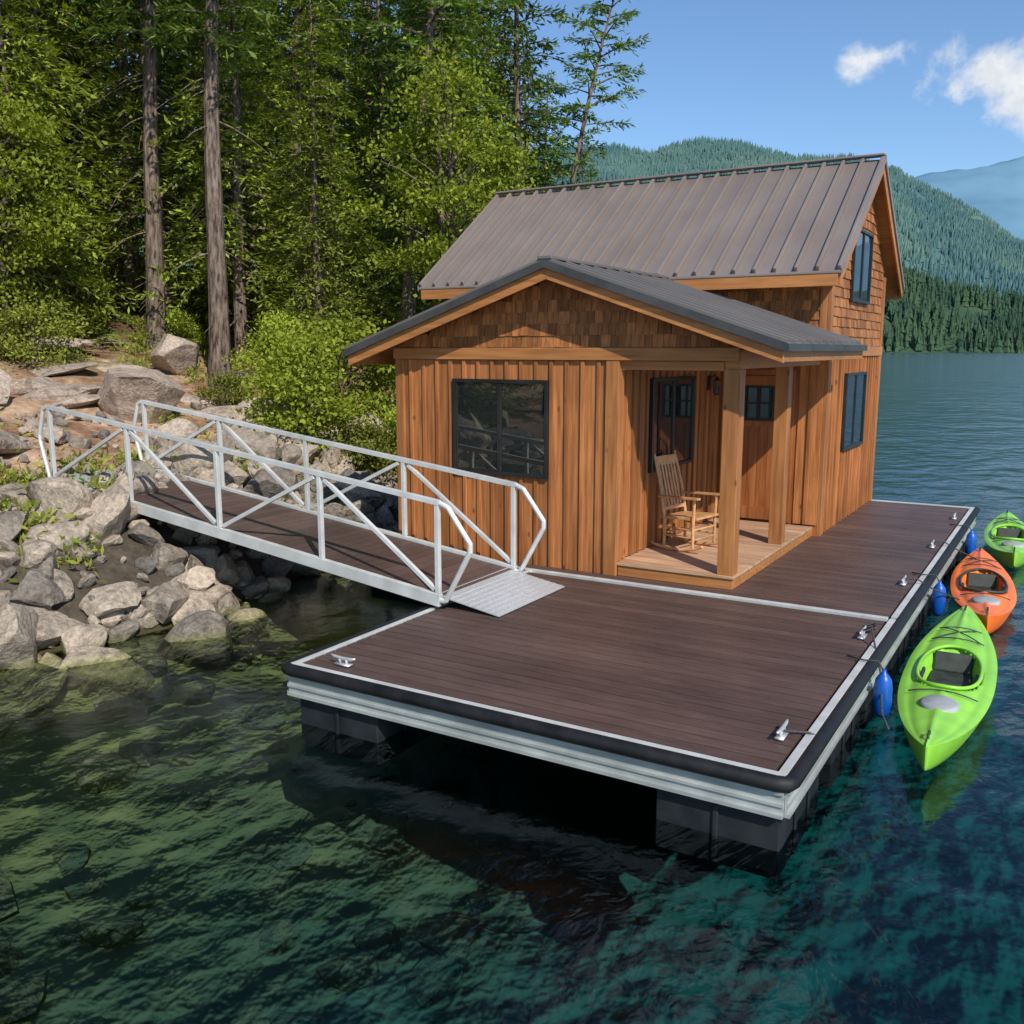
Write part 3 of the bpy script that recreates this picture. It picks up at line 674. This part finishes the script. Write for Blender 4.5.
for xx in (UX1+.002,UX0-.022):
    for ye in (UYF,UYB):
        mb.extr([(xx,UY,UZ+.04),(xx,ye,upz(ye)+.04),(xx,ye,upz(ye)-.045),(xx,UY,UZ-.045)],(.02,0,0))
mb.obj('upper_roof_edge',m_roof,cab)
# windows
def window(M_,a0,a1,z0,z1,split=True,name='window'):
    e=MB();t=.045
    fbox(e,M_,a0,a1,.02,.075,z0,z0+t);fbox(e,M_,a0,a1,.02,.075,z1-t,z1);fbox(e,M_,a0,a0+t,.02,.074,z0+t+.001,z1-t-.001);fbox(e,M_,a1-t,a1,.02,.074,z0+t+.001,z1-t-.001)
    c=(a0+a1)/2
    if split:
        fbox(e,M_,c-.028,c+.028,.02,.068,z0+t+.001,z1-t-.001)
        fbox(e,M_,a0+t+.001,a0+t+.022,.02,.062,z0+t+.001,z1-t-.001);fbox(e,M_,a0+t+.023,c-.03,.02,.062,z0+t+.001,z0+t+.022)
    e.obj(name+'_frame',m_black,cab,bevel=.004)
    g=MB();fbox(g,M_,a0+.02,a1-.02,.02,.050,z0+.02,z1-.02);g.obj(name+'_glass',m_glass,cab)
window(fr(Y0),-5.38,-4.02,1.08,2.25)
window(rt(X1),5.22,6.66,1.10,2.26)
window(rt(MX1),9.05,10.5,1.10,2.26)
window(rt(MX1),9.05,10.35,3.30,4.36)
# door
mb=MB();dx0,dx1=-2.93,-2.07
for a0,a1 in ((dx0,dx0+.07),(dx1-.07,dx1)): fbox(mb,fr(Y1),a0,a1,.0,.06,.16,2.25)
fbox(mb,fr(Y1),dx0,dx1,0,.061,2.251,2.33)
n=5;a=dx0+.075;w_=(dx1-dx0-.15)/n
for i in range(n): fbox(mb,fr(Y1),a+i*w_+.002,a+(i+1)*w_-.002,0,.03,.17,2.245)
fbox(mb,fr(Y1),dx0+.08,dx1-.08,.03,.045,.18,.36);fbox(mb,fr(Y1),dx0+.08,dx1-.08,.03,.045,1.52,1.60);fbox(mb,fr(Y1),dx0+.08,dx1-.08,.03,.045,2.1,2.24)
mb.obj('door',m_door,cab,bevel=.003)
mb=MB()
fbox(mb,fr(Y1),dx0+.14,dx1-.14,.03,.042,1.62,2.08);mb.obj('door_glass',m_glass,cab)
mb=MB()
for a in (dx0+.14,(dx0+dx1)/2-.1,(dx0+dx1)/2+.07,dx1-.17): fbox(mb,fr(Y1),a,a+.03,.03,.055,1.62,2.08)
for z in (1.61,1.84,2.07): fbox(mb,fr(Y1),dx0+.13,dx1-.13,.03,.054,z,z+.03)
mb.tube([(dx1-.13,Y1-.05,1.1),(dx1-.13,Y1-.10,1.12),(dx1-.13,Y1-.10,1.26),(dx1-.13,Y1-.05,1.28)],.012,8)
mb.obj('door_grille_and_handle',m_black,cab)
# wall lantern
mb=MB();y=7.25;x=X1+.046
mb.box(x-.01,x+.02,y-.05,y+.05,2.05,2.25);mb.tube([(x+.02,y,2.2),(x+.1,y,2.26),(x+.13,y,2.22)],.01,6)
mb.tube([(x+.13,y,2.24),(x+.13,y,2.2),(x+.13,y,2.18)],[.01,.03,.075],8);mb.tube([(x+.13,y,2.0),(x+.13,y,1.98)],[.05,.03],8)
for j in range(4): mb.tube([(x+.13+.055*math.cos(j*1.57),y+.055*math.sin(j*1.57),2.18),(x+.13+.045*math.cos(j*1.57),y+.045*math.sin(j*1.57),2.0)],.006,4)
mb.tube([(x+.13,y,2.0),(x+.13,y,2.16)],.03,8)
mb.obj('wall_lantern',m_black,cab)

# ------------------------------------------------------------------ rocking chair
c=MB()
for s in (-1,1):
    yb=.25*s
    c.tube([(-.46,yb,.10),(-.34,yb,.045),(-.15,yb,.018),(.05,yb,.018),(.24,yb,.05),(.36,yb,.10)],.02,8)      # rocker
    c.tube([(.22,yb,.05),(.22,yb,.40),(.23,yb,.66)],[.018,.022,.018],8)                                      # front leg + arm post
    c.tube([(-.20,yb*.95,.03),(-.20,yb*.95,.38),(-.27,yb*.93,.75),(-.38,yb*.90,1.14),(-.385,yb*.90,1.18)],[.018,.022,.021,.018,.008],8)
    c.beam((-.27,yb,.655),(.30,yb*1.06,.675),.075,.024)                                                        # arm
    for z in (.18,.28): c.tube([(-.2,yb*.96,z),(.22,yb,z)],.011,6)
for z in (.16,.28): c.tube([(.22,-.25,z),(.22,.25,z)],.012,6)
c.tube([(-.2,-.24,.2),(-.2,.24,.2)],.012,6)
c.beam((-.24,0,.395),(.27,0,.425),.50,.03)
for k,(zz,hh) in enumerate(((1.08,.12),(.50,.05))): 
    xx=-.20-(zz-.38)*.235; c.beam((xx,-.225,zz),(xx,.225,zz),.022,hh,0)
for i in range(6):
    yy=-.165+.066*i; c.beam((-.228,yy,.50),(-.362,yy,1.05),.014,.034,0,up=(0,1,0))
c.obj('rocking_chair',m_chair,bevel=.003,loc=(-2.70,5.50,.158),rot=(0,0,math.radians(-12)))

# ------------------------------------------------------------------ gangway
gw=empty('gangway')
GX0,GX1=-4.02,-10.35;GYN,GYF=2.02,3.50
def gz(x): return .10+(GX0-x)/(GX0-GX1)*(.86-.10)
m1=MB()
for yy in (GYN,GYF):
    m1.beam((GX0,yy,gz(GX0)),(GX1,yy,gz(GX1)),.06,.13)
    m1.beam((GX0,yy,gz(GX0)+1.0),(GX1,yy,gz(GX1)+1.0),.055,.055)
    for e,sg in ((GX0,1),(GX1,-1)):
        z=gz(e);k=.36 if sg>0 else .22
        P_=[(e-.0*sg,yy,z+1.0),(e+.10*sg,yy,z+.96),(e+k*sg,yy,z+.62),(e+k*sg,yy,z+.54),(e+.06*sg,yy,z+.0),(e,yy,z)]
        for a_,b_ in zip(P_[:-1],P_[1:]): m1.tube([a_,b_],.028,10)
        for a_ in P_[1:4]: m1.tube([Vector(a_)+Vector((0,0,-.0282)),Vector(a_)+Vector((0,0,-.014)),Vector(a_),Vector(a_)+Vector((0,0,.014)),Vector(a_)+Vector((0,0,.0282))],[.004,.024,.0285,.024,.004],10)
    n=4
    for i in range(n+1):
        x=GX0+(GX1-GX0)*i/n; 
        if i in (0,n): x+= (-.03 if i==0 else .03)
        m1.beam((x,yy,gz(x)+.066),(x,yy,gz(x)+.972),.05,.05,0,up=(1,0,0))
    for i in range(n):
        xa=GX0+(GX1-GX0)*i/n;xb=GX0+(GX1-GX0)*(i+1)/n
        xa-=.07;xb+=.07
        if i%2==0: m1.beam((xa,yy,gz(xa)+.10),(xb,yy,gz(xb)+.95),.04,.045,0)
        else: m1.beam((xa,yy,gz(xa)+.95),(xb,yy,gz(xb)+.10),.04,.045,0)
for i in range(14):
    x=GX0+(GX1-GX0)*(i+.3)/14; m1.beam((x,GYN+.031,gz(x)-.03),(x,GYF-.031,gz(x)-.03),.05,.05)
m1.obj('truss_rails',m_alu2,gw,bevel=.004)
m1=MB();n=42;Ls=GX1+.55-(GX0-.02)
for i in range(n):
    xa=GX0-.02+Ls*i/n;xb=GX0-.02+Ls*(i+1)/n+.012
    m1.extr([(xa,GYN+.035,gz(xa)+.03),(xb,GYN+.035,gz(xb)+.03),(xb,GYN+.035,gz(xb)),(xa,GYN+.035,gz(xa))],(0,GYF-GYN-.07,0))
m1.obj('gangway_boards',m_deck,gw)
m1=MB();xa,xb=GX0+.03,GX0+.66
m1.extr([(xa-.12,GYN+.05,gz(xa)+.045),(xb,GYN+.05,.022),(xb,GYN+.05,.012),(xa-.12,GYN+.05,gz(xa)+.033)],(0,GYF-GYN-.1,0))
for i in range(8):
    t=(i+.5)/8;xx=xa+(xb-xa)*t;zz=gz(xa)+.04+(.022-gz(xa)-.04)*((xx-xa+.12)/(xb-xa+.12)); m1.beam((xx,GYN+.06,zz+.006),(xx,GYF-.06,zz+.006),.012,.006)
xa,xb=GX1+.56,GX1-.35
m1.extr([(xa,GYN+.05,gz(xa)+.036),(xb,GYN+.05,gz(xb)-.02),(xb,GYN+.05,gz(xb)-.03),(xa,GYN+.05,gz(xa)+.026)],(0,GYF-GYN-.1,0))
m1.obj('transition_plates',m_tread,gw)
m1=MB();m1.box(GX1-.5,GX1+.2,GYN-.1,GYF+.1,-.1,gz(GX1)-.14);m1.obj('concrete_footing',m_hatch,gw,bevel=.03)

# ------------------------------------------------------------------ kayaks
def kayak(mat,loc,rotz,Lk=4.3,W=.39,pitch=0):
    k=empty('kayak');ni,nj=97,41
    def half(t): return W*max(0,1-abs(t)**2.3)**.85
    def cock(y,x):
        return (abs((y+.05)/.62)**2.4+abs(x/.255)**2.4)
    gun=lambda t:.17+.13*abs(t)**3
    keel=lambda t:-.09+.20*abs(t)**4
    top=[];bot=[]
    for i in range(ni):
        t=-1+2*i/(ni-1);h=half(t);ry=[];rb_=[]
        for j in range(nj):
            s=math.sin((-1+2*j/(nj-1))*math.pi/2);x=s*h;y=t*Lk/2
            z=gun(t)+.085*(1-s*s)*(1-abs(t)**3)+.02*math.exp(-(s/.12)**2)*(abs(t)>.35)
            z-=.018*math.exp(-((abs(s)-.72)/.10)**2)*(1-abs(t)**2)
            cc=cock(y,x)
            if cc<1: z=.015+.10*min(1,(cc)**2)
            ry.append((x,y,z));rb_.append((x,y,keel(t)+(gun(t)-keel(t))*abs(s)**3.2+.015*math.exp(-((abs(s)-.55)/.08)**2)*(1-abs(t))))
        top.append(ry);bot.append(rb_)
    mb=MB();V=[p for r_ in top for p in r_]+[p for r_ in bot for p in r_];o=ni*nj;fs=[]
    for i in range(ni-1):
        for j in range(nj-1):
            a=i*nj+j;fs.append((a,a+1,a+nj+1,a+nj));fs.append((o+a,o+a+nj,o+a+nj+1,o+a+1))
    mb.v=V;mb.f=fs;mb.m=[0]*len(fs)
    me_o=mb.obj('hull',mat,k,smooth=True)
    bm=bmesh.new();bm.from_mesh(me_o.data);bmesh.ops.remove_doubles(bm,verts=bm.verts,dist=.0006);bmesh.ops.recalc_face_normals(bm,faces=bm.faces);bm.to_mesh(me_o.data);bm.free()
    pts=[]
    for i in range(40):
        a=2*math.pi*i/40;cx=math.copysign(abs(math.cos(a))**(2/2.4),math.cos(a))*.262;cy=math.copysign(abs(math.sin(a))**(2/2.4),math.sin(a))*.63-.05
        t=cy/(Lk/2);s=cx/max(half(t),.01);pts.append((cx,cy,gun(t)+.085*(1-s*s)+.012))
    c=MB();c.tube(pts,.017,8,closed=True);c.obj('coaming',m_seat if mat is m_orange else mat,k,smooth=True)
    c=MB();c.box(-.18,.18,-.02,.34,.05,.085);c.beam((0,.36,.07),(0,.47,.235),.34,.04,0,up=(0,1,0));c.box(-.17,-.10,-.40,-.07,.05,.08);c.box(.10,.17,-.40,-.07,.05,.08)
    for s in (-1,1): c.beam((s*.225,.05,.17),(s*.225,-.30,.17),.03,.05)
    c.obj('seat',m_seat,k,bevel=.015)
    c=MB();yy=-1.12;zt=gun(yy/(Lk/2))+.085*(1-abs(yy/(Lk/2))**3)
    ring=[(.15*math.cos(a*.2618),yy+.19*math.sin(a*.2618)) for a in range(24)]
    c.add([(x,y,zt-.02) for x,y in ring]+[(x,y,zt+.006) for x,y in ring]+[(x*.85,yy+(y-yy)*.85,zt+.022) for x,y in ring]+[(0,yy,zt+.024)],
          [(i,(i+1)%24,24+(i+1)%24,24+i) for i in range(24)]+[(24+i,24+(i+1)%24,48+(i+1)%24,48+i) for i in range(24)]+[(48+i,48+(i+1)%24,72) for i in range(24)])
    c.obj('hatch_cover',m_hatch,k,smooth=True)
    c=MB()
    def dk(x,y):
        t=y/(Lk/2);s=x/max(half(t),.01);return (x,y,gun(t)+.085*(1-s*s)*(1-abs(t)**3)+.022)
    for a,b_ in (((-.22,.85),(.16,1.25)),((.22,.85),(-.16,1.25)),((-.2,1.25),(.2,1.25)),((-.24,.85),(.24,.85)),((-.27,-.82),(.27,-.82))):
        c.tube([dk(a[0]+(b_[0]-a[0])*q_/6,a[1]+(b_[1]-a[1])*q_/6) for q_ in range(7)],.006,6)
    for e in (-1,1):
        y=e*(Lk/2-.12);z=gun(e)*.99; c.tube([(0,y,z-.02),(0,y-.03*e,z+.04),(0,y-.10*e,z+.04),(0,y-.13*e,z)],.009,6)
    c.obj('bungee_and_handles',m_seat,k,smooth=True)
    k.location=loc;k.rotation_euler=(pitch,0,rotz);return k
kayak(m_green,(.54,3.68,WL+.0),math.radians(2.0),4.35,.385)
kayak(m_orange,(.50,7.45,WL),math.radians(6.0),3.9,.37)
kayak(m_green,(.58,11.2,WL),math.radians(5),3.9,.37)

# ------------------------------------------------------------------ light, sky, camera
el=math.radians(41);sd=Vector((.80*math.cos(el),-.60*math.cos(el),math.sin(el))).normalized()
sun=bpy.data.lights.new('sun','SUN');sun.energy=5.0;sun.angle=math.radians(.5);sun.color=(1,.945,.85)
so=bpy.data.objects.new('sun',sun);COL.objects.link(so);so.rotation_euler=sd.to_track_quat('Z','Y').to_euler();so.location=(20,-20,30)
wd=bpy.data.worlds.new('World');scene.world=wd;wd.use_nodes=True;nt=wd.node_tree;bg=nt.nodes['Background']
sky=N(nt,'ShaderNodeTexSky',sky_type='NISHITA');sky.sun_disc=False;sky.sun_elevation=el;sky.sun_rotation=math.atan2(sd.x,sd.y)
sky.air_density=1.1;sky.dust_density=.3;sky.ozone_density=3.0;sky.altitude=300
skc=mixc(nt,1.0,sky.outputs[0],(.84,.98,1.12),'MULTIPLY')
tc=N(nt,'ShaderNodeTexCoord');nm=N(nt,'ShaderNodeVectorMath',operation='NORMALIZE');L(nt,tc.outputs['Generated'],nm.inputs[0])
cn=noise(nt,nm.outputs[0],16,5,.6,.2);cs=noise(nt,nm.outputs[0],45,3,.6)
masks=[]
for (d,sc) in (((-204,1050,289),(24,24,44)),((-100,1100,278),(15,15,21)),((-50,1105,255),(13,13,20)),((-300,900,760),(5,5,9)),((900,300,420),(4,4,12))):
    dv=Vector(d).normalized()
    sb=N(nt,'ShaderNodeVectorMath',operation='SUBTRACT');L(nt,nm.outputs[0],sb.inputs[0]);sb.inputs[1].default_value=dv
    ml=N(nt,'ShaderNodeVectorMath',operation='MULTIPLY');L(nt,sb.outputs[0],ml.inputs[0]);ml.inputs[1].default_value=sc
    ln=N(nt,'ShaderNodeVectorMath',operation='LENGTH');L(nt,ml.outputs[0],ln.inputs[0])
    masks.append(math_(nt,'SUBTRACT',1,ln.outputs['Value']))
mk=masks[0]
for x in masks[1:]: mk=math_(nt,'MAXIMUM',mk,x)
mk=math_(nt,'MAXIMUM',mk,-1)
dd=math_(nt,'ADD',mk,math_(nt,'MULTIPLY',math_(nt,'SUBTRACT',cn,.5),2.6))
fac=mapr(nt,dd,.12,.75,0,.94,True)
shade=mixc(nt,mapr(nt,cs,.3,.7),(5.6,5.9,6.4),(7.6,7.6,7.5))
L(nt,mixc(nt,fac,skc,shade),bg.inputs['Color']);bg.inputs['Strength'].default_value=.13
cam=bpy.data.cameras.new('camera');cam.lens=33.05;cam.sensor_width=36;cam.clip_end=40000;cam.clip_start=.05
co=bpy.data.objects.new('camera',cam);COL.objects.link(co);co.location=(1.35,-5.52,2.6);co.rotation_euler=(math.radians(90-9.78),0,math.radians(31.0))
scene.camera=co
scene.view_settings.view_transform='Standard';scene.view_settings.look='None';scene.view_settings.exposure=0
